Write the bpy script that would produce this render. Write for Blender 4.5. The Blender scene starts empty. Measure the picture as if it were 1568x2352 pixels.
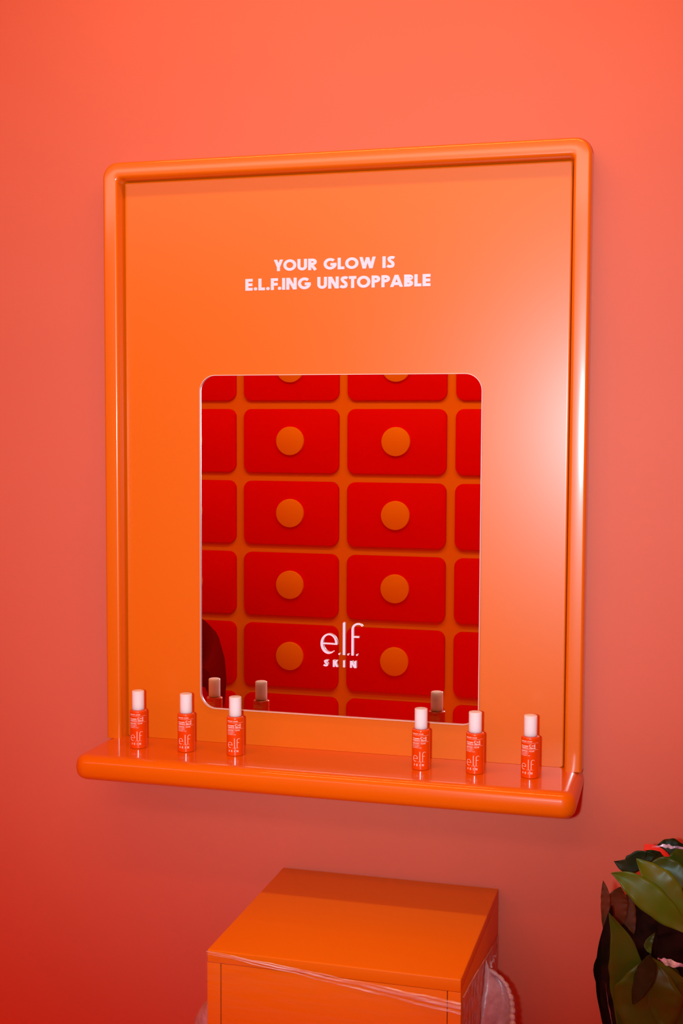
import bpy, bmesh, math, random
from math import pi, sin, cos, radians
from mathutils import Vector, Matrix

random.seed(4)
S = bpy.context.scene
C = S.collection

# ------------------------------------------------------------------ camera
CAM = Vector((0.61426, -2.24223, 0.59450))
FWD = Vector((-0.26120, 0.96305, -0.06560)).normalized()
RGT = Vector((0.96505, 0.26204, 0.00435)).normalized()
UPV = RGT.cross(FWD).normalized()
cd = bpy.data.cameras.new('camera')
cam = bpy.data.objects.new('camera', cd)
C.objects.link(cam)
m = Matrix((RGT, UPV, -FWD)).transposed().to_4x4()
m.translation = CAM
cam.matrix_world = m
cd.sensor_fit = 'VERTICAL'
cd.sensor_height = 36.0
cd.lens = 2918.75 / 2352 * 36.0
cd.clip_start = 0.02
S.camera = cam

# ------------------------------------------------------------------ world, lights, exposure
S.view_settings.view_transform = 'Standard'
S.view_settings.look = 'None'
S.view_settings.exposure = 0.0
S.view_settings.gamma = 1.0
S.view_settings.use_curve_mapping = False
S.cycles.caustics_reflective = False
S.cycles.caustics_refractive = False
S.cycles.blur_glossy = 0.0
w = bpy.data.worlds.new('world'); S.world = w
w.use_nodes = True
w.node_tree.nodes['Background'].inputs[0].default_value = (1.0, 0.02, 0.0, 1)
w.node_tree.nodes['Background'].inputs[1].default_value = 0.1

FLOOR, CEIL = -0.95, 1.76


def lamp(name, kind, loc, aim, power, col, **kw):
    d = bpy.data.lights.new(name, kind)
    d.energy = power; d.color = col
    for k, v in kw.items():
        setattr(d, k, v)
    o = bpy.data.objects.new(name, d); C.objects.link(o)
    o.location = loc
    o.rotation_euler = (Vector(aim) - Vector(loc)).to_track_quat('-Z', 'Y').to_euler()
    return o


# the photographer's flash, just left of the lens
lamp('camera_flash', 'SPOT', CAM - RGT * 0.125, (-0.01, 0, 0.67), 206.0, (0.45, 0.82, 0.94),
     shadow_soft_size=0.028, spot_size=radians(66), spot_blend=1.0)
# lit panel high on the wall behind the photographer, facing the display
lamp('high_softbox', 'AREA', (-0.80, -2.86, 1.60), (-0.80, 0, 0.9), 17.0, (0.74, 0.50, 0.44),
     shape='RECTANGLE', size=3.0, size_y=0.28)
# unseen red-orange fill lamp, added to brighten the card wall and redden the room
lamp('red_fill_light', 'AREA', (-0.20, -1.50, 1.72), (-0.20, -2.6, 0.1), 25.0, (1.0, 0.26, 0.0),
     shape='RECTANGLE', size=2.4, size_y=0.3)
# light strip in the ceiling close to the wall
lamp('ceiling_strip', 'AREA', (0.05, -0.53, 1.745), (0.05, -0.53, 0), 12.0, (0.78, 0.52, 0.16),
     shape='RECTANGLE', size=1.5, size_y=0.07)


# ------------------------------------------------------------------ materials
def mat(name, col, rough=0.5, spec=0.5, metal=0.0, coat=0.0, coat_rough=0.1, bump=0.0, bscale=200.0, var=0.0, vscale=3.0, trans=0.0):
    mt = bpy.data.materials.new(name); mt.use_nodes = True
    nt = mt.node_tree; b = nt.nodes['Principled BSDF']
    b.inputs['Base Color'].default_value = (*col, 1)
    b.inputs['Roughness'].default_value = rough
    b.inputs['Specular IOR Level'].default_value = spec
    b.inputs['Metallic'].default_value = metal
    b.inputs['Coat Weight'].default_value = coat
    b.inputs['Coat Roughness'].default_value = coat_rough
    tc = nt.nodes.new('ShaderNodeTexCoord')
    if bump:
        n = nt.nodes.new('ShaderNodeTexNoise'); n.inputs['Scale'].default_value = bscale
        n.inputs['Detail'].default_value = 3
        bp = nt.nodes.new('ShaderNodeBump'); bp.inputs['Strength'].default_value = bump
        bp.inputs['Distance'].default_value = 0.001
        nt.links.new(tc.outputs['Object'], n.inputs['Vector'])
        nt.links.new(n.outputs['Fac'], bp.inputs['Height'])
        nt.links.new(bp.outputs['Normal'], b.inputs['Normal'])
    if var:
        n = nt.nodes.new('ShaderNodeTexNoise'); n.inputs['Scale'].default_value = vscale
        n.inputs['Detail'].default_value = 4
        r = nt.nodes.new('ShaderNodeValToRGB')
        r.color_ramp.elements[0].position = 0.3; r.color_ramp.elements[1].position = 0.7
        r.color_ramp.elements[0].color = (*[c * (1 - var) for c in col], 1)
        r.color_ramp.elements[1].color = (*[min(1, c * (1 + var)) for c in col], 1)
        nt.links.new(tc.outputs['Object'], n.inputs['Vector'])
        nt.links.new(n.outputs['Fac'], r.inputs['Fac'])
        nt.links.new(r.outputs['Color'], b.inputs['Base Color'])
    return mt


M = {}
M['wall'] = mat('painted_wall', (0.67, 0.136, 0.078), 0.6, 0.25, bump=0.05, bscale=260, var=0.03, vscale=2.2)
M['orange'] = mat('orange_gloss', (0.76, 0.142, 0.0), 0.36, 0.52, coat=0.3, coat_rough=0.22)
M['frame'] = mat('orange_moulded_gloss', (0.76, 0.142, 0.0), 0.36, 0.52, coat=0.9, coat_rough=0.13)
M['shelf'] = mat('orange_lacquer', (0.78, 0.130, 0.0), 0.32, 0.22, coat=0.5, coat_rough=0.04)
M['box'] = mat('orange_laminate', (0.80, 0.195, 0.0), 0.45, 0.25, bump=0.03, bscale=500)
M['gap'] = mat('dark_gap', (0.10, 0.004, 0.0), 0.8)
M['letter'] = mat('pale_vinyl', (0.94, 0.72, 0.86), 0.5, 0.3)
M['mirror'] = mat('mirror_silver', (0.86, 0.84, 0.80), 0.0, 0.5, metal=1.0)
M['edge'] = mat('polished_glass_edge', (0.95, 0.62, 0.62), 0.4, 0.9)
M['cap'] = mat('white_cap', (0.96, 0.90, 0.93), 0.28, 0.5)
_b = M['cap'].node_tree.nodes['Principled BSDF']
_b.inputs['Subsurface Weight'].default_value = 1.0
_b.inputs['Subsurface Radius'].default_value = (1, .9, .85)
_b.inputs['Subsurface Scale'].default_value = 0.02
M['bottle'] = mat('orange_glass', (0.82, 0.060, 0.0), 0.35, 0.2, coat=1.0, coat_rough=0.10)
M['print'] = mat('white_print', (0.92, 0.60, 0.52), 0.5, 0.2)
M['red'] = mat('red_board', (0.82, 0.0, 0.0), 0.6, 0.1, bump=0.3, bscale=150)
M['backwall'] = mat('orange_wall', (0.92, 0.52, 0.0), 0.6, 0.2)
M['disc'] = mat('orange_disc', (0.92, 0.58, 0.0), 0.5, 0.2)
M['ceil'] = mat('painted_ceiling', (0.92, 0.30, 0.22), 0.8)
M['side'] = mat('red_side_wall', (0.92, 0.03, 0.01), 0.7)
M['floor'] = mat('red_floor', (0.92, 0.02, 0.01), 0.6, var=0.05)
M['dark_red'] = mat('dark_red_fabric', (0.16, 0.0, 0.0), 0.9, 0.1)
M['mid_red'] = mat('red_fabric', (0.50, 0.0, 0.0), 0.8, 0.1)
M['redplastic'] = mat('red_plastic', (0.80, 0.02, 0.01), 0.3)
M['pot'] = mat('dark_pot', (0.02, 0.012, 0.012), 0.5)
M['stem'] = mat('brown_stem', (0.20, 0.06, 0.015), 0.6)


def leafmat(name, a, b_, rough=0.35):
    mt = mat(name, a, rough, 0.2 if rough < .8 else 0.05)
    nt = mt.node_tree; b = nt.nodes['Principled BSDF']
    tc = nt.nodes.new('ShaderNodeTexCoord')
    n = nt.nodes.new('ShaderNodeTexNoise'); n.inputs['Scale'].default_value = 22
    r = nt.nodes.new('ShaderNodeValToRGB')
    r.color_ramp.elements[0].position = 0.35; r.color_ramp.elements[1].position = 0.65
    r.color_ramp.elements[0].color = (*a, 1); r.color_ramp.elements[1].color = (*b_, 1)
    nt.links.new(tc.outputs['Object'], n.inputs['Vector'])
    nt.links.new(n.outputs['Fac'], r.inputs['Fac'])
    nt.links.new(r.outputs['Color'], b.inputs['Base Color'])
    return mt


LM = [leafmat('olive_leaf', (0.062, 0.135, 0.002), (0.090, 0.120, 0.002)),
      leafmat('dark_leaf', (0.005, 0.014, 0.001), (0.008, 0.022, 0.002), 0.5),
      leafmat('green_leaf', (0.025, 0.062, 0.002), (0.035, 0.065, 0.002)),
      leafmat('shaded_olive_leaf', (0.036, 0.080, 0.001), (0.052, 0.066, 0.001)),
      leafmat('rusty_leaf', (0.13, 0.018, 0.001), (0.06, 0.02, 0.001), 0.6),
      leafmat('inner_shade_leaf', (0.003, 0.003, 0.001), (0.005, 0.002, 0.002), 0.85)]  # shade between the leaves put into a near-black colour


def filmmat(name, alpha, col, rough=0.12, streak=0.0):
    """thin clear plastic: mostly see-through, a little milky, glossy, creased"""
    mt = bpy.data.materials.new(name); mt.use_nodes = True
    nt = mt.node_tree; b = nt.nodes['Principled BSDF']; out = nt.nodes['Material Output']
    b.inputs['Base Color'].default_value = (*col, 1); b.inputs['Roughness'].default_value = rough
    b.inputs['Specular IOR Level'].default_value = 0.7
    t = nt.nodes.new('ShaderNodeBsdfTransparent'); mx = nt.nodes.new('ShaderNodeMixShader')
    tc = nt.nodes.new('ShaderNodeTexCoord'); mp = nt.nodes.new('ShaderNodeMapping')
    mp.inputs['Scale'].default_value = (4, 4, 60) if streak else (20, 20, 20)
    mp.inputs['Rotation'].default_value = (0, 0.12, 0)
    n = nt.nodes.new('ShaderNodeTexNoise'); n.inputs['Scale'].default_value = 3.0; n.inputs['Detail'].default_value = 5
    r = nt.nodes.new('ShaderNodeMapRange')
    r.inputs['From Min'].default_value = 0.40; r.inputs['From Max'].default_value = 0.72
    r.inputs['To Min'].default_value = alpha * 0.35; r.inputs['To Max'].default_value = min(1, alpha * 2.4)
    bp = nt.nodes.new('ShaderNodeBump'); bp.inputs['Strength'].default_value = 0.6; bp.inputs['Distance'].default_value = 0.003
    L = nt.links.new
    L(tc.outputs['Object'], mp.inputs['Vector']); L(mp.outputs[0], n.inputs['Vector'])
    L(n.outputs['Fac'], r.inputs['Value']); L(n.outputs['Fac'], bp.inputs['Height'])
    L(bp.outputs[0], b.inputs['Normal'])
    L(r.outputs[0], mx.inputs[0]); L(t.outputs[0], mx.inputs[1]); L(b.outputs[0], mx.inputs[2])
    L(mx.outputs[0], out.inputs['Surface'])
    return mt


M['film'] = filmmat('stretch_film', 0.02, (0.9, 0.55, 0.5), 0.2, streak=1)
M['filmside'] = filmmat('stretch_film_side', 0.42, (0.75, 0.45, 0.47), 0.25)
M['filmband'] = filmmat('stretch_film_band', 0.42, (0.95, 0.75, 0.72), 0.2, streak=1)
M['filmedge'] = filmmat('bunched_film', 1.8, (0.62, 0.38, 0.42), 0.3)
M['wrap'] = filmmat('clear_wrap', 0.012, (0.5, 0.2, 0.2), 0.08)
M['wrapglint'] = filmmat('wrap_glint', 0.5, (0.75, 0.62, 0.85), 0.15)  # whitish lilac colour stands in for highlights on the wrap


# ------------------------------------------------------------------ helpers
def obj(name, bm, material, parent=None, smooth=True, loc=None):
    me = bpy.data.meshes.new(name)
    bmesh.ops.remove_doubles(bm, verts=bm.verts, dist=1e-7)
    bmesh.ops.recalc_face_normals(bm, faces=bm.faces)
    bm.to_mesh(me); bm.free()
    if smooth:
        for p in me.polygons: p.use_smooth = True
    me.materials.append(material)
    if smooth:
        me.set_sharp_from_angle(angle=radians(40))
    o = bpy.data.objects.new(name, me); C.objects.link(o)
    if parent: o.parent = parent
    if loc: o.location = loc
    return o


def empty(name, label, cat, loc=(0, 0, 0), group=None):
    o = bpy.data.objects.new(name, None); C.objects.link(o)
    o.empty_display_size = 0.05
    o.location = loc; o['label'] = label; o['category'] = cat
    if group: o['group'] = group
    return o


def tag(o, label, cat, group=None):
    o['label'] = label; o['category'] = cat
    if group: o['group'] = group
    return o


def struct(name, bm, material):
    o = obj(name, bm, material, smooth=False); o['kind'] = 'structure'; return o


def box(bm, a, b, bev=0.0, seg=2):
    vs = [bm.verts.new((x, y, z)) for x in (a[0], b[0]) for y in (a[1], b[1]) for z in (a[2], b[2])]
    fs = []
    for f in ((0, 1, 3, 2), (4, 6, 7, 5), (0, 4, 5, 1), (2, 3, 7, 6), (0, 2, 6, 4), (1, 5, 7, 3)):
        fs.append(bm.faces.new([vs[i] for i in f]))
    if bev:
        es = list({e for f in fs for e in f.edges})
        bmesh.ops.bevel(bm, geom=es, offset=bev, segments=seg, profile=0.5, affect='EDGES')
    return vs


def lathe(bm, prof, n=48, cap0=True, cap1=True):
    rings = []
    for r, z in prof:
        rings.append([bm.verts.new((r * cos(2 * pi * i / n), r * sin(2 * pi * i / n), z)) for i in range(n)])
    for a, b in zip(rings, rings[1:]):
        for i in range(n):
            bm.faces.new((a[i], a[(i + 1) % n], b[(i + 1) % n], b[i]))
    if cap0: bm.faces.new(rings[0][::-1])
    if cap1: bm.faces.new(rings[-1])


def rrect(x0, x1, z0, z1, r, n=8):
    """closed rounded rectangle outline in x,z"""
    pts = []
    for cx, cz, a0 in ((x1 - r, z1 - r, 0), (x0 + r, z1 - r, 90), (x0 + r, z0 + r, 180), (x1 - r, z0 + r, 270)):
        for i in range(n + 1):
            a = radians(a0 + 90 * i / n)
            pts.append((cx + r * cos(a), cz + r * sin(a)))
    return pts


def loft(bm, rings, closed=True, cap0=False, cap1=False):
    vr = [[bm.verts.new(p) for p in r] for r in rings]
    n = len(vr[0])
    for a, b in zip(vr, vr[1:]):
        for i in range(n if closed else n - 1):
            j = (i + 1) % n
            bm.faces.new((a[i], a[j], b[j], b[i]))
    if cap0: bm.faces.new(vr[0])
    if cap1: bm.faces.new(vr[-1])
    return vr


# stroke lettering ---------------------------------------------------
NST = [0]


def ribbon(bm, pts, wid, f, t, closed=False):
    NST[0] += 1
    t = t * (1 + .07 * (NST[0] % 9))
    """a stroke with mitred joints; f(x, y, h) puts it in the world; t = thickness; wid = number or list"""
    P = [Vector(p) for p in pts]; n = len(P)
    W = wid if isinstance(wid, (list, tuple)) else [wid] * n
    rows = []
    for i in range(n):
        a = P[i - 1] if (i > 0 or closed) else None
        b = P[(i + 1) % n] if (i < n - 1 or closed) else None
        d1 = (P[i] - a).normalized() if a is not None else None
        d2 = (b - P[i]).normalized() if b is not None else None
        d1 = d1 or d2; d2 = d2 or d1
        nrm = Vector((-(d1.y + d2.y), d1.x + d2.x)).normalized()
        c = max(0.45, nrm.dot(Vector((-d1.y, d1.x))))
        o = nrm * (W[i] / 2 / c)
        l, r = P[i] + o, P[i] - o
        rows.append([bm.verts.new(f(l.x, l.y, t)), bm.verts.new(f(r.x, r.y, t)),
                     bm.verts.new(f(r.x, r.y, 0)), bm.verts.new(f(l.x, l.y, 0))])
    k = n if closed else n - 1
    for i in range(k):
        a, b = rows[i], rows[(i + 1) % n]
        for j in range(4):
            bm.faces.new((a[j], a[(j + 1) % 4], b[(j + 1) % 4], b[j]))
    if not closed:
        bm.faces.new(rows[0]); bm.faces.new(rows[-1][::-1])


def bar(bm, p, q, wid, f, t):
    """slanted stroke with level ends"""
    NST[0] += 1
    t = t * (1 + .07 * (NST[0] % 9))
    dx, dy = q[0] - p[0], q[1] - p[1]
    hw = wid / 2 * math.hypot(dx, dy) / abs(dy)
    c = [(p[0] - hw, p[1]), (p[0] + hw, p[1]), (q[0] + hw, q[1]), (q[0] - hw, q[1])]
    A = [bm.verts.new(f(x, y, t)) for x, y in c]; B = [bm.verts.new(f(x, y, 0)) for x, y in c]
    bm.faces.new(A); bm.faces.new(B[::-1])
    for k in range(4): bm.faces.new((A[k], A[(k + 1) % 4], B[(k + 1) % 4], B[k]))


def arc(cx, cy, rx, ry, a0, a1, n=14):
    return [(cx + rx * cos(radians(a0 + (a1 - a0) * i / n)), cy + ry * sin(radians(a0 + (a1 - a0) * i / n))) for i in range(n + 1)]


def smooth2(P, k=3):
    out = []
    n = len(P) - 1
    for i in range(n):
        p0, p1, p2, p3 = (Vector(P[max(i - 1, 0)]), Vector(P[i]), Vector(P[i + 1]), Vector(P[min(i + 2, n)]))
        for j in range(k):
            f = j / k
            out.append(tuple(.5 * ((2 * p1) + (p2 - p0) * f + (2 * p0 - 5 * p1 + 4 * p2 - p3) * f * f + (3 * p1 - p0 - 3 * p2 + p3) * f ** 3)))
    out.append(P[-1])
    return out


def glyph(ch, w):
    """strokes of a geometric sans capital, height 1, stroke weight w; returns (advance width, strokes)"""
    h = w / 2; t = 1 - h; O = []
    if ch == 'A': W = 0.86 + w * .4; O = [('b', (h * 1.08, 0), (W / 2 - h * .1, 1)), ('b', (W - h * 1.08, 0), (W / 2 + h * .1, 1)), [(W * .24, .27), (W * .76, .27)]]
    elif ch == 'B': W = 0.42 + w; O = [[(h, 0), (h, 1)], [(h, t)] + arc(W - h - .20, .76, .20, .24 - h, 90, -90) + [(h, .52)], [(h, .52)] + arc(W - h - .22, .27, .22, .27 - h, 90, -90) + [(h, h)]]
    elif ch == 'C': W = 0.74; O = [arc(.5, .5, .5 - h, .5 - h, 48, 312, 24)]
    elif ch == 'D': W = 0.55 + w; O = [[(h, h), (h, t)] + arc(W - .5, .5, .5 - h, .5 - h, 90, -90, 16) + [(h, h)]]
    elif ch == 'E': W = 0.36 + w * .9; O = [[(h, 0), (h, 1)], [(h, t), (W, t)], [(h, .5), (W - .02, .5)], [(h, h), (W, h)]]
    elif ch == 'F': W = 0.34 + w * .9; O = [[(h, 0), (h, 1)], [(h, t), (W, t)], [(h, .49), (W - .02, .49)]]
    elif ch == 'G': W = 0.98; O = [arc(.5, .5, .5 - h, .5 - h, 45, 352, 24), [(.52, .5 - h * .4), (.98, .5 - h * .4)]]
    elif ch == 'H': W = 0.48 + w; O = [[(h, 0), (h, 1)], [(W - h, 0), (W - h, 1)], [(h, .52), (W - h, .52)]]
    elif ch == 'I': W = w; O = [[(h, 0), (h, 1)]]
    elif ch == 'K': W = 0.46 + w; O = [[(h, 0), (h, 1)], ('b', (h * 1.4, .34), (W - w * .75, 1)), ('b', (h * 2.2, .64), (W - w * .7, 0))]
    elif ch == 'L': W = 0.32 + w * .8; O = [[(h, 0), (h, 1)], [(h, h), (W, h)]]
    elif ch == 'M': W = 0.74 + w; O = [[(h, 0), (h, 1)], [(W - h, 0), (W - h, 1)], ('b', (h * 1.2, 1), (W / 2, .1)), ('b', (W - h * 1.2, 1), (W / 2, .1))]
    elif ch == 'N': W = 0.56 + w; O = [[(h, 0), (h, 1)], [(W - h, 0), (W - h, 1)], ('b', (h * 1.25, 1), (W - h * 1.25, 0))]
    elif ch == 'O': W = 1.0; O = [('c', arc(.5, .5, .5 - h, .5 - h, 0, 360, 32)[:-1])]
    elif ch == 'P': W = 0.40 + w; O = [[(h, 0), (h, 1)], [(h, t)] + arc(W - h - .22, .70, .22, .30 - h, 90, -90) + [(h, .40 + h)]]
    elif ch == 'R': W = 0.44 + w; O = [[(h, 0), (h, 1)], [(h, t)] + arc(W - h - .24, .71, .22, .29 - h, 90, -90) + [(h, .42 + h)], [(h + .14, .45), (W - w * .45, 0)]]
    elif ch == 'S': W = 0.60; O = [smooth2([(.545, .985 - h * 1.35), (.46, .995 - h), (.335, 1.0 - h), (.215, .955 - h * .85), (.165, .75), (.235, .60), (.335, .51), (.43, .41), (.455, .27), (.40, .045 + h * .85), (.275, h), (.15, h + .012), (.03, h * 1.45 + .03)])]
    elif ch == 'T': W = 0.56; O = [[(W / 2, 0), (W / 2, 1)], [(0, t), (W, t)]]
    elif ch == 'U': W = 0.50 + w; O = [[(h, 1)] + arc(W / 2, .36, W / 2 - h, .36 - h, 180, 360, 14) + [(W - h, 1)]]
    elif ch == 'V': W = 0.80; O = [('b', (h * 1.08, 1), (W / 2 - h * .1, 0)), ('b', (W - h * 1.08, 1), (W / 2 + h * .1, 0))]
    elif ch == 'W': W = 1.22; O = [('b', (h * 1.05, 1), (.36, 0)), ('b', (.36, 0), (W / 2, .97)), ('b', (W / 2, .97), (W - .36, 0)), ('b', (W - .36, 0), (W - h * 1.05, 1))]
    elif ch == 'Y': W = 0.74; O = [('b', (h * 1.15, 1), (W / 2, .36)), ('b', (W - h * 1.15, 1), (W / 2, .36)), [(W / 2, .50), (W / 2, 0)]]
    elif ch == '+': W = 0.50; O = [[(0, .5), (.5, .5)], [(.25, .25), (.25, .75)]]
    elif ch == '.': W = w * 1.15; O = [('c', arc(W / 2, W / 2, W / 4, W / 4, 0, 360, 12)[:-1], W / 2 * 1.02)]
    elif ch == '%': W = 0.7; O = [('c', arc(.15, .8, .1, .12, 0, 360, 8)[:-1]), ('c', arc(.55, .2, .1, .12, 0, 360, 8)[:-1]), [(.1, 0), (.6, 1)]]
    elif ch == '0': W = 0.6; O = [('c', arc(.3, .5, .3 - h, .5 - h, 0, 360, 16)[:-1])]
    elif ch == '1': W = 0.3; O = [[(.0, .85), (.2, .92)], [(.2, 0), (.2, 1)]]
    elif ch == '5': W = 0.55; O = [[(.5, t), (.14, t), (.10, .56)] + arc(.24, .31, .24, .31 - h, 100, -130, 10)]
    else: W = 0.32
    return W, O


def text(bm, s, w, f, t, gap=0.09, kern=None):
    """returns width in cap heights; f maps (x, y, h)"""
    x = 0.0
    for i, ch in enumerate(s):
        W, O = glyph(ch, w)
        for st in O:
            ww = w
            if st[0] == 'b':
                bar(bm, (x + st[1][0], st[1][1]), (x + st[2][0], st[2][1]), w, f, t); continue
            if isinstance(st, tuple):
                c = True
                if len(st) == 3: ww = st[2]
                st = st[1]
            else: c = False
            ribbon(bm, [(x + px, py) for px, py in st], ww, f, t, closed=c)
        x += W + gap
        if kern and s[i:i + 2] in kern: x += kern[s[i:i + 2]]
    return x - gap


def textlen(s, w, gap, kern=None):
    return sum(glyph(c, w)[0] + gap for c in s) - gap + sum((kern or {}).get(s[i:i + 2], 0) for i in range(len(s)))


def logo(bm, f, t, fine=1.0):
    """the e.l.f. SKIN lettering, units of 1/650 of the l's height, origin at the foot of the l"""
    k = fine
    e = arc(-303, 215, 150, 186, -3, 305, 40)
    ws = []
    n = len(e)
    for i in range(n):
        a = -3 + 308 * i / (n - 1)
        wv = 30 + 22 * max(0, -cos(radians(a - 8))) + 8 * max(0, sin(radians(a + 180)))
        if a > 262: wv *= max(.5, 1 - (a - 262) / 43 * .45)
        if a < 60: wv = 46 - 14 * a / 60
        ws.append(wv * k)
    ribbon(bm, e, ws, f, t)
    ribbon(bm, [(-440 + 305 * i / 8, 214 - .5 * i) for i in range(9)], 28 * k, f, t)
    ribbon(bm, [(0, 0), (0, 628), (10, 650)], [50 * k, 50 * k, 36 * k], f, t)
    ribbon(bm, [(176, 0), (176, 520)] + arc(292, 520, 116, 112, 178, 60, 12) + [(374, 588)], [48 * k] * 2 + [48 * k - i * 1.6 for i in range(13)] + [24 * k], f, t)
    ribbon(bm, [(196, 372), (310, 372)], 32 * k, f, t)
    for x in (-95, 88, 268):
        ribbon(bm, arc(x, 16, 9, 9, 0, 360, 10)[:-1], 19 * k, f, t, closed=True)
    for ch, x, w_ in (('S', -418, 104), ('K', -226, 118), ('I', -18, 42), ('N', 122, 140)):
        W, O = glyph(ch, .29)
        for st in O:
            g = lambda p: (x + p[0] * w_ / W, -246 + 138 * p[1])
            if st[0] == 'b': bar(bm, g(st[1]), g(st[2]), 40 * k, f, t)
            else: ribbon(bm, [g(p) for p in st], (34 if ch == 'S' else 40) * k, f, t)


# ------------------------------------------------------------------ room
X0, X1, YB = -2.3, 2.0, -2.92
bm = bmesh.new(); box(bm, (X0, 0, FLOOR), (X1, 0.08, CEIL)); wall_b = struct('wall_back', bm, M['wall'])
bm = bmesh.new(); box(bm, (X0, YB - .08, FLOOR), (X1, YB, CEIL)); struct('wall_front', bm, M['backwall'])
bm = bmesh.new(); box(bm, (X0 - .08, YB - .08, FLOOR), (X0, .08, CEIL)); struct('wall_left', bm, M['side'])
bm = bmesh.new(); box(bm, (X1, YB - .08, FLOOR), (X1 + .08, .08, CEIL)); struct('wall_right', bm, M['side'])
bm = bmesh.new(); box(bm, (X0 - .08, YB - .08, FLOOR - .08), (X1 + .08, .08, FLOOR)); struct('floor', bm, M['floor'])
bm = bmesh.new(); box(bm, (X0 - .08, YB - .08, CEIL), (X1 + .08, .08, CEIL + .08)); struct('ceiling', bm, M['ceil'])

# ------------------------------------------------------------------ wall display: frame, board, lettering
disp = empty('display_panel', 'large glossy orange display board with raised border and pale slogan', 'display board', (0, 0, 0))
HW, TOP = 0.450, 1.0875


def contour(u, h, bot=0.0, n=10):
    """open path up the left side, over the top, down the right at inset u and height h off the wall"""
    r = max(0.030 - u * 0.8, 0.008)
    x = HW - u; z = TOP - u; pts = [(-x, -h, bot)]
    for k in range(1, 12): pts.append((-x, -h, bot + (z - r - bot) * k / 12))
    for i in range(n + 1):
        a = radians(180 - 90 * i / n); pts.append((-x + r + r * cos(a), -h, z - r + r * sin(a)))
    for i in range(n + 1):
        a = radians(90 - 90 * i / n); pts.append((x - r + r * cos(a), -h, z - r + r * sin(a)))
    for k in range(11, -1, -1): pts.append((x, -h, bot + (z - r - bot) * k / 12))
    return pts


bm = bmesh.new()
prof = [(0, 0.0005), (0, .0255), (0, .026), (.0004, .0300), (.0013, .0335), (.0027, .0357), (.0041, .0367), (.0055, .0371), (.0058, .03715),
        (.0252, .03715), (.0255, .0371), (.0267, .0368), (.0280, .0360), (.0293, .0345), (.0301, .0325), (.0306, .029), (.0316, .012), (.0326, .0075), (.0335, .006), (.0335, .0005)]
vr = loft(bm, [contour(u, h) for u, h in prof], closed=False)
bm.faces.new([r[0] for r in vr]); bm.faces.new([r[-1] for r in vr][::-1])
obj('border_moulding', bm, M['frame'], disp)
# board with eased edges
bm = bmesh.new()
bx, bt = 0.4160, 1.0535
rings = []
for ins, h in ((0, .0005), (0, .0095), (.0006, .0110), (.0018, .0118), (.0034, .0120), (.0045, .0120), (.007, .0120)):
    rings.append([(x, -h, z) for x, z in rrect(-bx + ins, bx - ins, 0.0003, bt - ins, .004, 5)])
loft(bm, rings, cap1=True)
obj('board', bm, M['orange'], disp)

# slogan
fy = -0.0121
KL = {'L.': .0, 'F.': -.10, '.I': -.03, 'LO': -.03, 'YO': -.08, 'OW': -.02, 'AB': -.01, 'PA': -.09, 'ST': -.02, 'TO': -.05, '. ': 0}
for s, x0, x1, z0, h in (('YOUR GLOW IS', -.1207, .1060, .8804, .0206), ('E.L.F.ING UNSTOPPABLE', -.1754, .1707, .8464, .0213)):
    bm = bmesh.new()
    L = textlen(s, .238, .085, KL); sx = (x1 - x0) / L
    text(bm, s, .238, lambda a, b, c: (x0 + a * sx, fy - c, z0 + b * h), .0006, .085, KL)
    o = obj('slogan_lettering', bm, M['letter'], disp, smooth=False)
    o['label'] = 'pale pink bold capitals'

# mirror -------------------------------------------------------------
mir = empty('wall_mirror', 'rounded rectangular mirror set in the orange board, reflecting a red card wall', 'mirror', (0, -.012, .378))
ML, MR, MB, MT = -.265, .2655, .0648, .6925
bm = bmesh.new()
loft(bm, [[(x, -.0001, z - .378) for x, z in rrect(ML, MR, MB, MT, .031, 12)], [(x, -.0009, z - .378) for x, z in rrect(ML, MR, MB, MT, .031, 12)]], cap0=True, cap1=True)
o = obj('mirror_glass', bm, M['mirror'], mir, smooth=False)
bm = bmesh.new()
w_ = .0011; R1 = .031
ringd = [(-.0, -.0001), (-.0, -.0042), (w_, -.0046), (w_, -.0010)]
loft(bm, [[(x, h, z - .378) for x, z in rrect(ML + i, MR - i, MB + i, MT - i, R1 - i, 12)] for i, h in ringd])
obj('glass_edge', bm, M['edge'], mir)['label'] = 'pale polished rim'
bm = bmesh.new()
lx, lz, kx = .0161, .1803, .0000925
logo(bm, lambda a, b, c: (lx + a * kx, -.0010 - c, lz - .378 + b * kx), .0026)
o = obj('logo_lettering', bm, M['letter'], mir, smooth=False)
o['label'] = 'raised pale logo and small capitals'

# shelf --------------------------------------------------------------
bm = bmesh.new()
D, TH, RC = .178, .046, .0245


def shelfring(ins, z, n=12):
    x = HW + .0005 - ins; y = D - ins; r = max(RC - ins, .004)
    pts = [(-x, -.0005, z)]
    for i in range(n + 1):
        a = radians(180 + 90 * i / n); pts.append((-x + r + r * cos(a), -(y - r) + r * sin(a), z))
    for i in range(n + 1):
        a = radians(270 + 90 * i / n); pts.append((x - r + r * cos(a), -(y - r) + r * sin(a), z))
    pts.append((x, -.0005, z))
    return pts


rings = []
er = .0175
for k in range(9):
    a = radians(90 * k / 8); rings.append(shelfring(er * 1.15 * (1 - sin(a)) , -TH + er * (1 - cos(a))))
rings.append(shelfring(-.001, -TH / 2 + .001))
for k in range(9):
    a = radians(90 * k / 8); rings.append(shelfring(er * (1 - cos(a)), -er + er * sin(a) * .985))
rings.append(shelfring(er + .0012, -.00005)); rings.append(shelfring(er + .003, 0)); rings.append(shelfring(er + .0045, 0)); rings.append(shelfring(er + .007, 0))
loft(bm, rings, cap0=True, cap1=True)
shelf = tag(obj('wall_shelf', bm, M['shelf']), 'glossy orange shelf with pillowy rounded front under the display board, holding six bottles', 'shelf')

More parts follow.
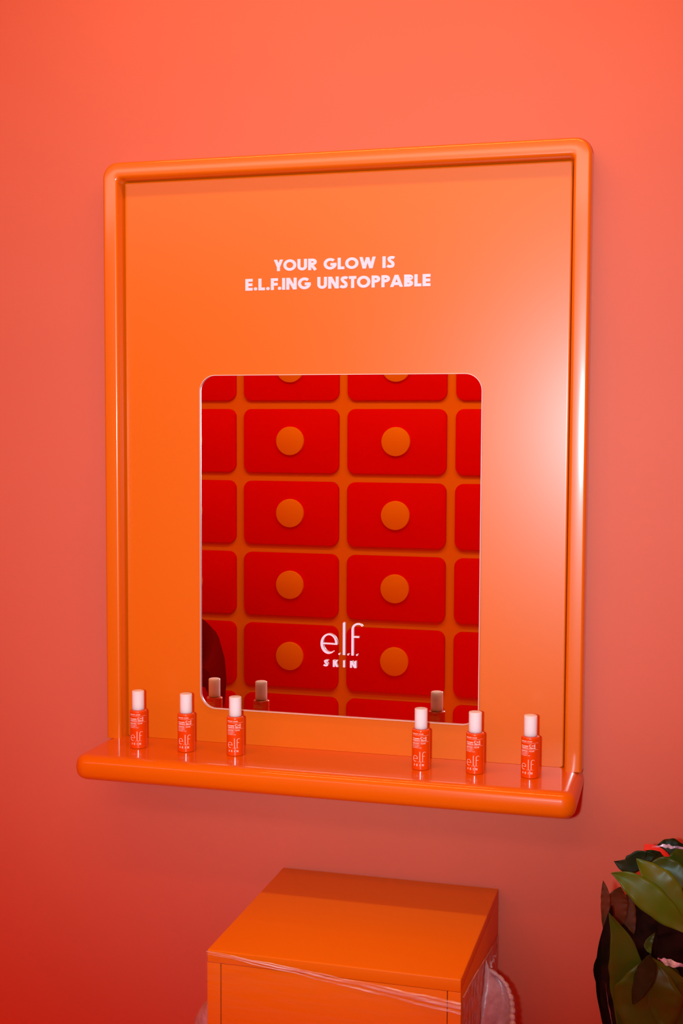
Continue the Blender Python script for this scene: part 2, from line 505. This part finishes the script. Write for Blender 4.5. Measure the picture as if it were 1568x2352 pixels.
# ------------------------------------------------------------------ serum bottles
BR, BH, CR, CH = .0157, .0705, .0113, .036


def cyl(theta0, r0, sc):
    """wrap flat (mm) onto the cylinder; arc length measured from theta0"""
    def f(a, b, c):
        th = theta0 + a * sc / r0
        r = r0 + c
        return (r * sin(th), -r * cos(th), b * sc)
    return f


def wrapt(bm, s, x0, x1, z0, h, w, t=.00012, back=0.0, gap=.12):
    L = textlen(s, w, gap); sx = (x1 - x0) / L

    def f(a, b, c):
        th = back + (x0 + a * sx) / (BR * 1000)
        r = BR + .00003 + c
        return (r * sin(th), -r * cos(th), (z0 + b * h) / 1000)
    text(bm, s, w, f, t, gap)


def wline(bm, x0, x1, z, w, t=.00012, back=0.0):
    n = 14

    def f(a, b, c):
        th = back + a / (BR * 1000)
        r = BR + .00003 + c
        return (r * sin(th), -r * cos(th), b / 1000)
    ribbon(bm, [(x0 + (x1 - x0) * i / n, z) for i in range(n + 1)], w, f, t)


def make_bottle():
    root = empty('serum_bottle', 'x', 'bottle')
    bm = bmesh.new()
    pr = [(BR - .0012, 0), (BR - .0004, .0003), (BR, .0012), (BR, .0016), (BR, .0024)]
    pr += [(BR, BH - .0040), (BR, BH - .0031), (BR, BH - .0026), (BR - .0003, BH - .0013), (BR - .0011, BH - .0004), (BR - .0022, BH), (CR - .001, BH)]
    pr += [(CR - .001, BH + .003)]
    lathe(bm, pr, 64)
    body = obj('body', bm, M['bottle'], root)
    bm = bmesh.new()
    lathe(bm, [(CR - .0003, BH + .0006), (CR, BH + .0010), (CR, BH + .0014), (CR, BH + .0022), (CR, BH + CH - .0026), (CR, BH + CH - .0016), (CR, BH + CH - .0012), (CR - .0004, BH + CH - .0004), (CR - .0012, BH + CH),
               (CR - .0024, BH + CH - .0001), (CR - .0030, BH + CH - .0005), (CR - .0060, BH + CH - .0006)], 64)
    obj('cap', bm, M['cap'], root)['label'] = 'smooth white cap'
    bm = bmesh.new()
    th0 = -16.1   # mm left edge of the label block
    wrapt(bm, 'BRIGHT ICON', -16.2, 4.2, 63.0, 2.0, .24)
    wline(bm, -16.2, 16.6, 61.3, .32)
    wrapt(bm, 'VITAMIN', -16.2, -2.6, 54.6, 2.3, .27)
    wrapt(bm, 'C+E', -0.9, 10.6, 54.5, 4.5, .20, gap=.2)
    wrapt(bm, '+FERULIC SERUM', -16.2, 10.6, 51.4, 2.3, .27)
    wline(bm, -16.2, 16.0, 50.0, .32)
    wrapt(bm, 'BRIGHTEN + GLOW', -16.2, 8.4, 46.4, 2.0, .25)
    wrapt(bm, '15% VITAMIN C', -16.2, -1.4, 43.9, 1.3, .16)
    wrapt(bm, '1% VITAMIN E', -16.2, -2.4, 41.5, 1.3, .16)
    wrapt(bm, '0.5% FERULIC ACID', -16.2, 1.0, 39.1, 1.3, .16)
    s = .0282

    def f(a, b, c):
        th = (a * s - 1.6) / (BR * 1000)
        r = BR + .00003 + c
        return (r * sin(th), -r * cos(th), (14.5 + b * s) / 1000)
    logo(bm, f, .00012, .78)
    obj('label_print', bm, M['print'], root, smooth=False)['label'] = 'thin pale printed lettering'
    bm = bmesh.new()
    wrapt(bm, 'VITAMIN C+E', -9.5, 8.0, 60.6, 2.4, .27, back=pi)
    wrapt(bm, '+FERULIC SERUM', -12.5, 8.0, 57.2, 2.4, .27, back=pi)
    for z in (55.2, 53.2, 50.6, 48.6, 46.6, 44.6, 42.6, 40.6):
        wline(bm, -12.5 + (z % 3), 10.5, z, .38, back=pi)
    obj('back_print', bm, M['print'], root, smooth=False)['label'] = 'pale lettering on the back'
    return root


def copy_tree(o, parent=None):
    c = o.copy(); C.objects.link(c)
    if parent: c.parent = parent
    for ch in list(o.children):
        copy_tree(ch, c)
    return c


spots = [(-.3608, 'orange white-capped bottle at the far left end of the shelf'),
         (-.2654, 'orange white-capped bottle second from the left on the shelf'),
         (-.1693, 'orange white-capped bottle below the mirror\'s left corner, third from the left'),
         (.1753, 'orange white-capped bottle before the mirror\'s right half, third from the right'),
         (.2709, 'orange white-capped bottle overlapping the mirror\'s right corner, second from the right'),
         (.3662, 'orange white-capped bottle at the far right end of the shelf')]
proto = make_bottle()
for i, (bx_, lab) in enumerate(spots):
    o = proto if i == 0 else copy_tree(proto)
    o.location = (bx_, -.086, .0003)
    view = math.atan2(CAM.x - bx_, -(CAM.y + .086))
    o.rotation_euler.z = view + radians([-3, -1, 0, 0, -4, -5][i])
    o['label'] = lab; o['group'] = 'serum bottles standing on the orange shelf'

# ------------------------------------------------------------------ orange plinth
PX0, PX1, PY0, PY1, PT = -.1038, .3034, -.398, -.004, -.2321
pl = empty('plinth', 'square orange plinth wrapped in clear stretch film, standing below the shelf', 'plinth', ((PX0 + PX1) / 2, (PY0 + PY1) / 2, FLOOR))
ox, oy, oz = pl.location


def lb(a, b, bev=.0008):
    bm = bmesh.new(); box(bm, (a[0] - ox, a[1] - oy, a[2] - oz), (b[0] - ox, b[1] - oy, b[2] - oz), bev, 3); return bm


TK = .0205
obj('top_panel', lb((PX0, PY0, PT - TK), (PX1, PY1, PT), .0018), M['box'], pl)
obj('side_panel', lb((PX0, PY0, FLOOR + .001), (PX0 + .0222, PY1, PT - TK)), M['box'], pl)
obj('side_panel', lb((PX1 - .0200, PY0, FLOOR + .001), (PX1, PY1, PT - TK)), M['box'], pl)
obj('front_panel', lb((PX0 + .0238, PY0 + .0004, FLOOR + .001), (PX1 - .0213, PY0 + .018, PT - TK - .0002), .0003), M['box'], pl)
obj('inner_core', lb((PX0 + .023, PY0 + .019, FLOOR + .001), (PX1 - .021, PY1 - .001, PT - TK - .001), 0), M['gap'], pl)['label'] = 'dark inside seen through the seams'


# ------------------------------------------------------------------ stretch film round the plinth
def grid(bm, nu, nv, f):
    V = [[bm.verts.new(f(i / nu, j / nv)) for j in range(nv + 1)] for i in range(nu + 1)]
    for i in range(nu):
        for j in range(nv):
            bm.faces.new((V[i][j], V[i + 1][j], V[i + 1][j + 1], V[i][j + 1]))


def nz(x, s=1.0):
    return sin(x * 7.1 * s) * .5 + sin(x * 17.3 * s + 1.3) * .3 + sin(x * 41.7 * s + .4) * .2


film = pl
fx, fy_, fz = pl.location


def fobj(name, bm, m_, lab=None):
    for v in bm.verts: v.co -= Vector((fx, fy_, fz))
    o = obj(name, bm, m_, film)
    if lab: o['label'] = lab
    return o


def ftop(u):   # upper edge of the film across the front face
    return -.2335 - .034 * u ** 1.15 + .0008 * nz(u * 3)


bm = bmesh.new()
grid(bm, 60, 26, lambda u, v: (PX0 - .002 + (PX1 - PX0 + .0035) * u, PY0 - .0016 - .0008 * nz(u + v * 2.0, .5) - .0004 * sin(v * 60 + u * 9),
                               ftop(u) + (-.80 - ftop(u)) * v ** 1.6))
fobj('film_wrap', bm, M['film'], 'clear film over the front')
# rope-like gathered band running down to the right corner
bm = bmesh.new()
for q, (dz, wd) in enumerate(((-.001, .0030), (-.006, .0048), (-.013, .0035))):
    def ff(u, v, q=q, dz=dz, wd=wd):
        z = ftop(u) + dz * (0.3 + u) + wd * (v - .5) * (.25 + 1.3 * u) + .0005 * sin(u * 30 + q * 2)
        return (PX0 + (PX1 - PX0 + .001) * u, PY0 - .0028 - .0022 * sin(pi * v) * (.3 + u), z)
    grid(bm, 70, 6, ff)
fobj('film_band', bm, M['filmband'], 'whitish twisted band of gathered film')
# right-hand side face
bm = bmesh.new()


def fs(u, v):
    y = PY0 + (PY1 - PY0 - .006) * u
    zt = -.2615 - .052 * u
    return (PX1 + .0016 + .0012 * nz(u * 2 + v, .7) + .0008, y, zt + (-.80 - zt) * v ** 1.4)


grid(bm, 40, 26, fs)
fobj('film_wrap', bm, M['filmside'], 'milky film over the shaded side')
# ridge on the side face
bm = bmesh.new()


def tube(bm, pts, rad, n=8):
    P = [Vector(p) for p in pts]; R = rad if isinstance(rad, (list, tuple)) else [rad] * len(P)
    rings = []
    for i, p in enumerate(P):
        d = (P[min(i + 1, len(P) - 1)] - P[max(i - 1, 0)]).normalized()
        a = d.cross(Vector((.3, .9, .2))).normalized(); b = d.cross(a)
        rings.append([tuple(p + (a * cos(2 * pi * k / n) + b * sin(2 * pi * k / n)) * R[i]) for k in range(n)])
    loft(bm, rings, cap0=True, cap1=True)


tube(bm, [(PX1 + .0028, PY0 + .008 + .30 * t, -.262 - .040 * t + .002 * sin(5 * t)) for t in [i / 20 for i in range(21)]], [.0014 - .0008 * i / 20 for i in range(21)])
tube(bm, [(PX1 + .0035 + .001 * sin(i * 2.1), -.118 + .002 * sin(i * 1.3), -.318 - .0065 * i) for i in range(26)], [.0012 + .0007 * abs(sin(i * 1.7)) for i in range(26)])
tube(bm, [(PX1 + .0035 + .002 * sin(i * 1.1), -.122 + .0045 * i, -.330 + .0015 * sin(i * 2.4)) for i in range(14)], [.0010 + .0010 * abs(sin(i * 1.7)) for i in range(14)])
fobj('film_crease', bm, M['filmband'], 'thin whitish creases')


# bunched sail of film standing off the back corner
def sail(u, v):
    # v runs down, u runs outwards
    z = -.298 - .42 * v
    wout = .052 * (1 - math.exp(-v * 19.0)) * (1 - .10 * v) + .003
    y = -.165 - .03 * sin(v * 6) - .05 * u * v
    y -= .014 * sin(u * 5.5 + v * 7) * min(1, v * 5)
    return (PX1 + .002 + wout * u + .0015 * nz(v * 4 + u), y, z + .003 * sin(u * 6 + v * 14) - .012 * u * (1 - v))


bm = bmesh.new(); grid(bm, 22, 70, sail)
fobj('loose_film', bm, M['filmedge'], 'milky loose sheet')
bm = bmesh.new()
pts = []; rads = []
for i in range(480):
    v = i / 479; p = Vector(sail(1.0, v)); p.y -= .004
    s_ = abs(sin(i * .31)) ** .7
    pts.append(tuple(p + Vector((.0006 * s_, 0, 0)))); rads.append(.0028 + .0034 * s_ * min(1, .35 + v * 3))
tube(bm, pts, rads, 10)
fobj('film_edge', bm, M['filmedge'], 'beaded stretched edge')


def bump_l(u, v):
    a = pi * u
    ww = .046 * (1 - math.exp(-v * 14.0))
    return (PX0 - .0005 - ww * sin(a) * .9 - .001 * nz(u * 3 + v * 9), -.355 + .040 * cos(a), -.322 - .30 * v - .004 * sin(a) * 1)


bm = bmesh.new(); grid(bm, 24, 40, bump_l)
fobj('loose_film', bm, M['filmedge'], 'milky bulge on the left side')

# ------------------------------------------------------------------ plant in clear wrap
plant = empty('potted_plant', 'dark green long-leaved plant wrapped in clear plastic at the lower right corner', 'plant', (.70, -.32, FLOOR))
LEAVES = [
    ([(0.519, -0.36, -0.06), (0.543, -0.36, -0.069), (0.575, -0.36, -0.092), (0.609, -0.36, -0.12), (0.643, -0.36, -0.142)], 0.0335, 0),
    ([(0.556, -0.34, -0.044), (0.58, -0.34, -0.066), (0.605, -0.34, -0.091), (0.637, -0.34, -0.131)], 0.0352, 0),
    ([(0.52, -0.3, -0.062), (0.54, -0.3, -0.067), (0.562, -0.3, -0.054), (0.582, -0.3, -0.048)], 0.0235, 1),
    ([(0.566, -0.29, -0.043), (0.578, -0.29, -0.058), (0.586, -0.29, -0.075)], 0.0264, 1),
    ([(0.57, -0.33, -0.059), (0.592, -0.33, -0.053), (0.617, -0.33, -0.067), (0.642, -0.33, -0.088)], 0.0273, 2),
    ([(0.598, -0.32, -0.063), (0.622, -0.32, -0.047), (0.654, -0.32, -0.025)], 0.0342, 2),
    ([(0.577, -0.20, -0.070), (0.603, -0.20, -0.074), (0.643, -0.20, -0.086)], 0.0357, 1),
    ([(0.518, -0.38, -0.112), (0.536, -0.38, -0.153), (0.544, -0.38, -0.198), (0.542, -0.38, -0.244), (0.539, -0.38, -0.303)], 0.0398, 3),
    ([(0.58, -0.4, -0.169), (0.578, -0.4, -0.204), (0.577, -0.4, -0.25), (0.58, -0.4, -0.321)], 0.0788, 3),
    ([(0.582, -0.39, -0.173), (0.602, -0.39, -0.212), (0.625, -0.39, -0.255), (0.647, -0.39, -0.317)], 0.0594, 3),
    ([(0.579, -0.42, -0.148), (0.573, -0.42, -0.184), (0.556, -0.42, -0.232)], 0.0234, 1),
    ([(0.531, -0.3, -0.1), (0.527, -0.3, -0.127), (0.535, -0.3, -0.161)], 0.0263, 4),
    ([(0.547, -0.29, -0.112), (0.541, -0.29, -0.14), (0.551, -0.29, -0.173)], 0.0209, 4),
    ([(0.52, -0.34, -0.117), (0.515, -0.34, -0.184), (0.52, -0.34, -0.258), (0.529, -0.34, -0.331)], 0.0258, 5),
    ([(0.508, -0.33, -0.149), (0.508, -0.33, -0.23), (0.515, -0.33, -0.324)], 0.0177, 5),
    ([(0.506, -0.32, -0.088), (0.51, -0.32, -0.118), (0.507, -0.32, -0.159)], 0.0116, 4),
    ([(0.54, -0.27, -0.127), (0.554, -0.27, -0.167), (0.581, -0.27, -0.212)], 0.0464, 5),
    ([(0.553, -0.26, -0.15), (0.6, -0.26, -0.179), (0.645, -0.26, -0.202)], 0.0636, 5),
    ([(0.574, -0.26, -0.189), (0.62, -0.26, -0.211), (0.672, -0.26, -0.226)], 0.0636, 5),
    ([(0.594, -0.26, -0.228), (0.627, -0.26, -0.266), (0.673, -0.26, -0.301)], 0.0706, 5),
    ([(0.526, -0.25, -0.17), (0.548, -0.25, -0.231), (0.562, -0.25, -0.292)], 0.0568, 5),
    ([(0.528, -0.25, -0.247), (0.542, -0.25, -0.302), (0.557, -0.25, -0.37)], 0.0639, 5),
    ([(0.588, -0.22, -0.118), (0.598, -0.22, -0.138), (0.628, -0.22, -0.17)], 0.0355, 5),
    ([(0.583, -0.33, -0.159), (0.574, -0.33, -0.175), (0.577, -0.33, -0.185)], 0.0095, 2),
    ([(0.606, -0.33, -0.201), (0.614, -0.33, -0.217), (0.616, -0.33, -0.233)], 0.0109, 2),
    ([(0.612, -0.215, -0.068), (0.625, -0.215, -0.10), (0.66, -0.215, -0.14)], 0.045, 1)]


def spline(P, t):
    P = [Vector(p) for p in P]; n = len(P) - 1
    s = min(t * n, n - 1e-6); i = int(s); f = s - i
    p0 = P[max(i - 1, 0)]; p1 = P[i]; p2 = P[i + 1]; p3 = P[min(i + 2, n)]
    return .5 * ((2 * p1) + (p2 - p0) * f + (2 * p0 - 5 * p1 + 4 * p2 - p3) * f * f + (3 * p1 - p0 - 3 * p2 + p3) * f ** 3)


def leaf(P, wd, mi, q):
    bm = bmesh.new()
    nu, nv = 32, 8
    rows = []
    for i in range(nu + 1):
        t = i / nu
        p = spline(P, t); d = (spline(P, min(1, t + .02)) - spline(P, max(0, t - .02))).normalized()
        side = d.cross(Vector((.1, -1, .2))).normalized(); nn = side.cross(d).normalized()
        if nn.y > 0: nn = -nn
        ww = wd / 2 * 1.22 * sin(pi * (t * .975 + .004)) ** 1.25 * (1 + .035 * sin(t * 29 + q)) + .0002
        row = []
        for j in range(nv + 1):
            v = j / nv * 2 - 1
            lift = .06 * wd * (1 - abs(v)) ** .8 + .05 * wd * sin(t * 9 + q + v) - .10 * wd * v * sin(q * 2.3) + .0008 * sin(t * 41 + q) * v * v
            row.append(bm.verts.new(p + side * ww * v - nn * (lift) + nn * 0.02 * (t - .5) * sin(q * 1.7)))
        rows.append(row)
    for a, b in zip(rows, rows[1:]):
        for j in range(nv):
            bm.faces.new((a[j], a[j + 1], b[j + 1], b[j]))
    bmesh.ops.remove_doubles(bm, verts=bm.verts, dist=1e-6)
    for v in bm.verts: v.co -= plant.location
    o = obj('leaf', bm, LM[mi], plant)
    md = o.modifiers.new('thick', 'SOLIDIFY'); md.thickness = .0006
    lab = {0: 'olive green leaf', 1: 'very dark green leaf', 2: 'mid green leaf', 3: 'broad hanging olive leaf', 4: 'rust brown leaf', 5: 'blackish leaf with shade painted in'}[mi]
    o['label'] = lab
    return o


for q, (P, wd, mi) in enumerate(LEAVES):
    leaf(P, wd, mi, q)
# dense foliage deeper in the bundle, its shade put into the near-black colour
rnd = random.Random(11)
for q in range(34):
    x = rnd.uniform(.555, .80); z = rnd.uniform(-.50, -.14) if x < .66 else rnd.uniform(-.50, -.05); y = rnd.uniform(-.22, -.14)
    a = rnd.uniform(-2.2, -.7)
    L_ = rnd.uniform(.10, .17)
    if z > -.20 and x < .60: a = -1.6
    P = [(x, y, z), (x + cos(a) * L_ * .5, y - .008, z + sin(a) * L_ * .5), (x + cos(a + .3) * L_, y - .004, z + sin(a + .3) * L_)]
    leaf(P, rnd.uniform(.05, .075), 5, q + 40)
bm = bmesh.new()
for q in range(5):
    a = q * 1.3
    pts = [(.02 * cos(a) + (.03 * cos(a) + (.03 * sin(q))) * t, .02 * sin(a) + .05 * (q % 2) * t, .22 + .62 * t) for t in [i / 10 for i in range(11)]]
    tube(bm, pts, [.006 - .003 * i / 10 for i in range(11)])
obj('stem', bm, M['stem'], plant)
bm = bmesh.new(); lathe(bm, [(.10, 0), (.13, .23), (.138, .235), (.138, .25), (.125, .25), (.12, .22), (.02, .22)], 40)
obj('pot', bm, M['pot'], plant)

wrap = plant
bm = bmesh.new()
W0, W1, Wy0, Wy1, Wt = .5100, .92, -.445, -.17, -.0345


def wrapf(u, v):
    # around a rounded rectangle plan
    pl_ = rrect(W0, W1, Wy0, Wy1, .03, 6); n = len(pl_)
    s = u * n; i = int(s) % n; f = s - int(s)
    a, b = pl_[i], pl_[(i + 1) % n]
    x = a[0] + (b[0] - a[0]) * f; y = a[1] + (b[1] - a[1]) * f
    wt = .016 - .298 * (y + .445)
    z = FLOOR + .004 + (wt - FLOOR - .004) * v
    k = nz(v * 3 + u * 5, .8) * .0035 * (1 - v)
    return (x + k, y + k * .8, z)


NU, NV = 112, 40
V = [[bm.verts.new(wrapf(i / NU, j / NV)) for j in range(NV + 1)] for i in range(NU)]
for i in range(NU):
    for j in range(NV):
        bm.faces.new((V[i][j], V[(i + 1) % NU][j], V[(i + 1) % NU][j + 1], V[i][j + 1]))
for v in bm.verts: v.co -= wrap.location
obj('clear_wrap', bm, M['wrap'], wrap)['label'] = 'clear glossy plastic wrap'


def glint(P, wd, tw):
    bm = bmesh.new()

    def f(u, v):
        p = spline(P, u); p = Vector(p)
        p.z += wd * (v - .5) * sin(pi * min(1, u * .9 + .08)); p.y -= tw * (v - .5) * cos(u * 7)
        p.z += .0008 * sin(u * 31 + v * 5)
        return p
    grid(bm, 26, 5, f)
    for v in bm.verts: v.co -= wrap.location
    obj('wrap_glint', bm, M['wrapglint'], wrap)['label'] = 'highlight painted as a whitish fold'


glint([(.590, -.449, -.145), (.608, -.450, -.1495), (.645, -.450, -.153)], .0065, .010)
glint([(.579, -.448, .0130), (.596, -.449, .0165), (.611, -.449, .0155), (.65, -.449, .017)], .0040, .004)
glint([(.519, -.448, -.19), (.5225, -.449, -.2155), (.5285, -.449, -.245), (.531, -.449, -.27)], .0030, .006)

# curved red band behind the leaves
bm = bmesh.new()
cx_, cz_ = .570, -.0935
rings = []
for i in range(13):
    a = radians(100 - 82 * i / 12)
    ro, ri = .041, .024
    rings.append([(cx_ + ro * cos(a), -.258, cz_ + ro * sin(a)), (cx_ + ri * cos(a), -.258, cz_ + ri * sin(a)),
                  (cx_ + ri * cos(a), -.232, cz_ + ri * sin(a)), (cx_ + ro * cos(a), -.232, cz_ + ro * sin(a))])
loft(bm, rings, cap0=True, cap1=True)
bmesh.ops.bevel(bm, geom=list(bm.edges), offset=.0008, segments=1, affect='EDGES')
tag(obj('red_band', bm, M['redplastic']), 'curved glossy red band showing between the dark leaves', 'band')

# ------------------------------------------------------------------ opposite wall, seen in the mirror
gx, gz, px_, pz_ = -.997, .541, .4556, .3045
rows = {1: 'top row', 0: 'second row', -1: 'third row', -2: 'fourth row', -3: 'row behind logo', -4: 'bottom row'}
colsn = {-1: 'left edge', 0: 'left column', 1: 'right column', 2: 'right edge'}


def make_card():
    root = empty('wall_card', 'x', 'wall panel')
    cw, ch = .2090, .1345
    bm = bmesh.new()
    rings = []
    for ins, h in ((0, 0), (0, .016), (.0012, .0188), (.004, .020)):
        rings.append([(x, h, z) for x, z in rrect(-cw + ins, cw - ins, -ch + ins, ch - ins, .034 - ins, 8)])
    loft(bm, rings, cap0=True, cap1=True)
    obj('board', bm, M['red'], root)
    bm = bmesh.new()
    lathe(bm, [(.0600, 0), (.0600, .011), (.0592, .0135), (.057, .0145)], 48)
    for v in bm.verts: v.co = Vector((v.co.x, v.co.z + .0201, v.co.y))
    obj('disc', bm, M['disc'], root)['label'] = 'round orange disc'
    return root


card = None
for r in range(1, -5, -1):
    for c in range(-1, 3):
        if card is None: card = make_card(); o = card
        else: o = copy_tree(card)
        o.location = (gx + px_ * c, YB + .0005, gz + pz_ * r)
        o['label'] = 'red panel with orange disc in the mirror, %s, %s' % (rows[r], colsn[c])
        o['group'] = 'red panels on the orange wall seen in the mirror'

# rounded armchair in front of it
ch = empty('armchair', 'dark red rounded armchair reflected at the mirror\'s lower left', 'chair', (-1.40, -2.34, FLOOR))
bm = bmesh.new()
rings = []
for i in range(25):
    a = radians(-100 + 200 * i / 24)
    ring = []
    ht = .78 - .16 * (abs(i - 12) / 12) ** 2
    for k in range(12):
        b = 2 * pi * k / 12
        rr = .26 + .05 * cos(b); z = .40 + (ht - .40) * .5 + (ht - .40) * .55 * sin(b) * (1 if sin(b) > 0 else 1)
        ring.append((rr * sin(a), -rr * cos(a) + .02, z))
    rings.append(ring)
loft(bm, rings, cap0=True, cap1=True)
obj('backrest', bm, M['dark_red'], ch)
bm = bmesh.new(); lathe(bm, [(.20, .36), (.28, .38), (.30, .43), (.30, .50), (.27, .555), (.20, .575), (.05, .58)], 48)
obj('seat', bm, M['mid_red'], ch)
bm = bmesh.new(); lathe(bm, [(.20, 0), (.22, .02), (.20, .36)], 40)
obj('base', bm, M['dark_red'], ch)
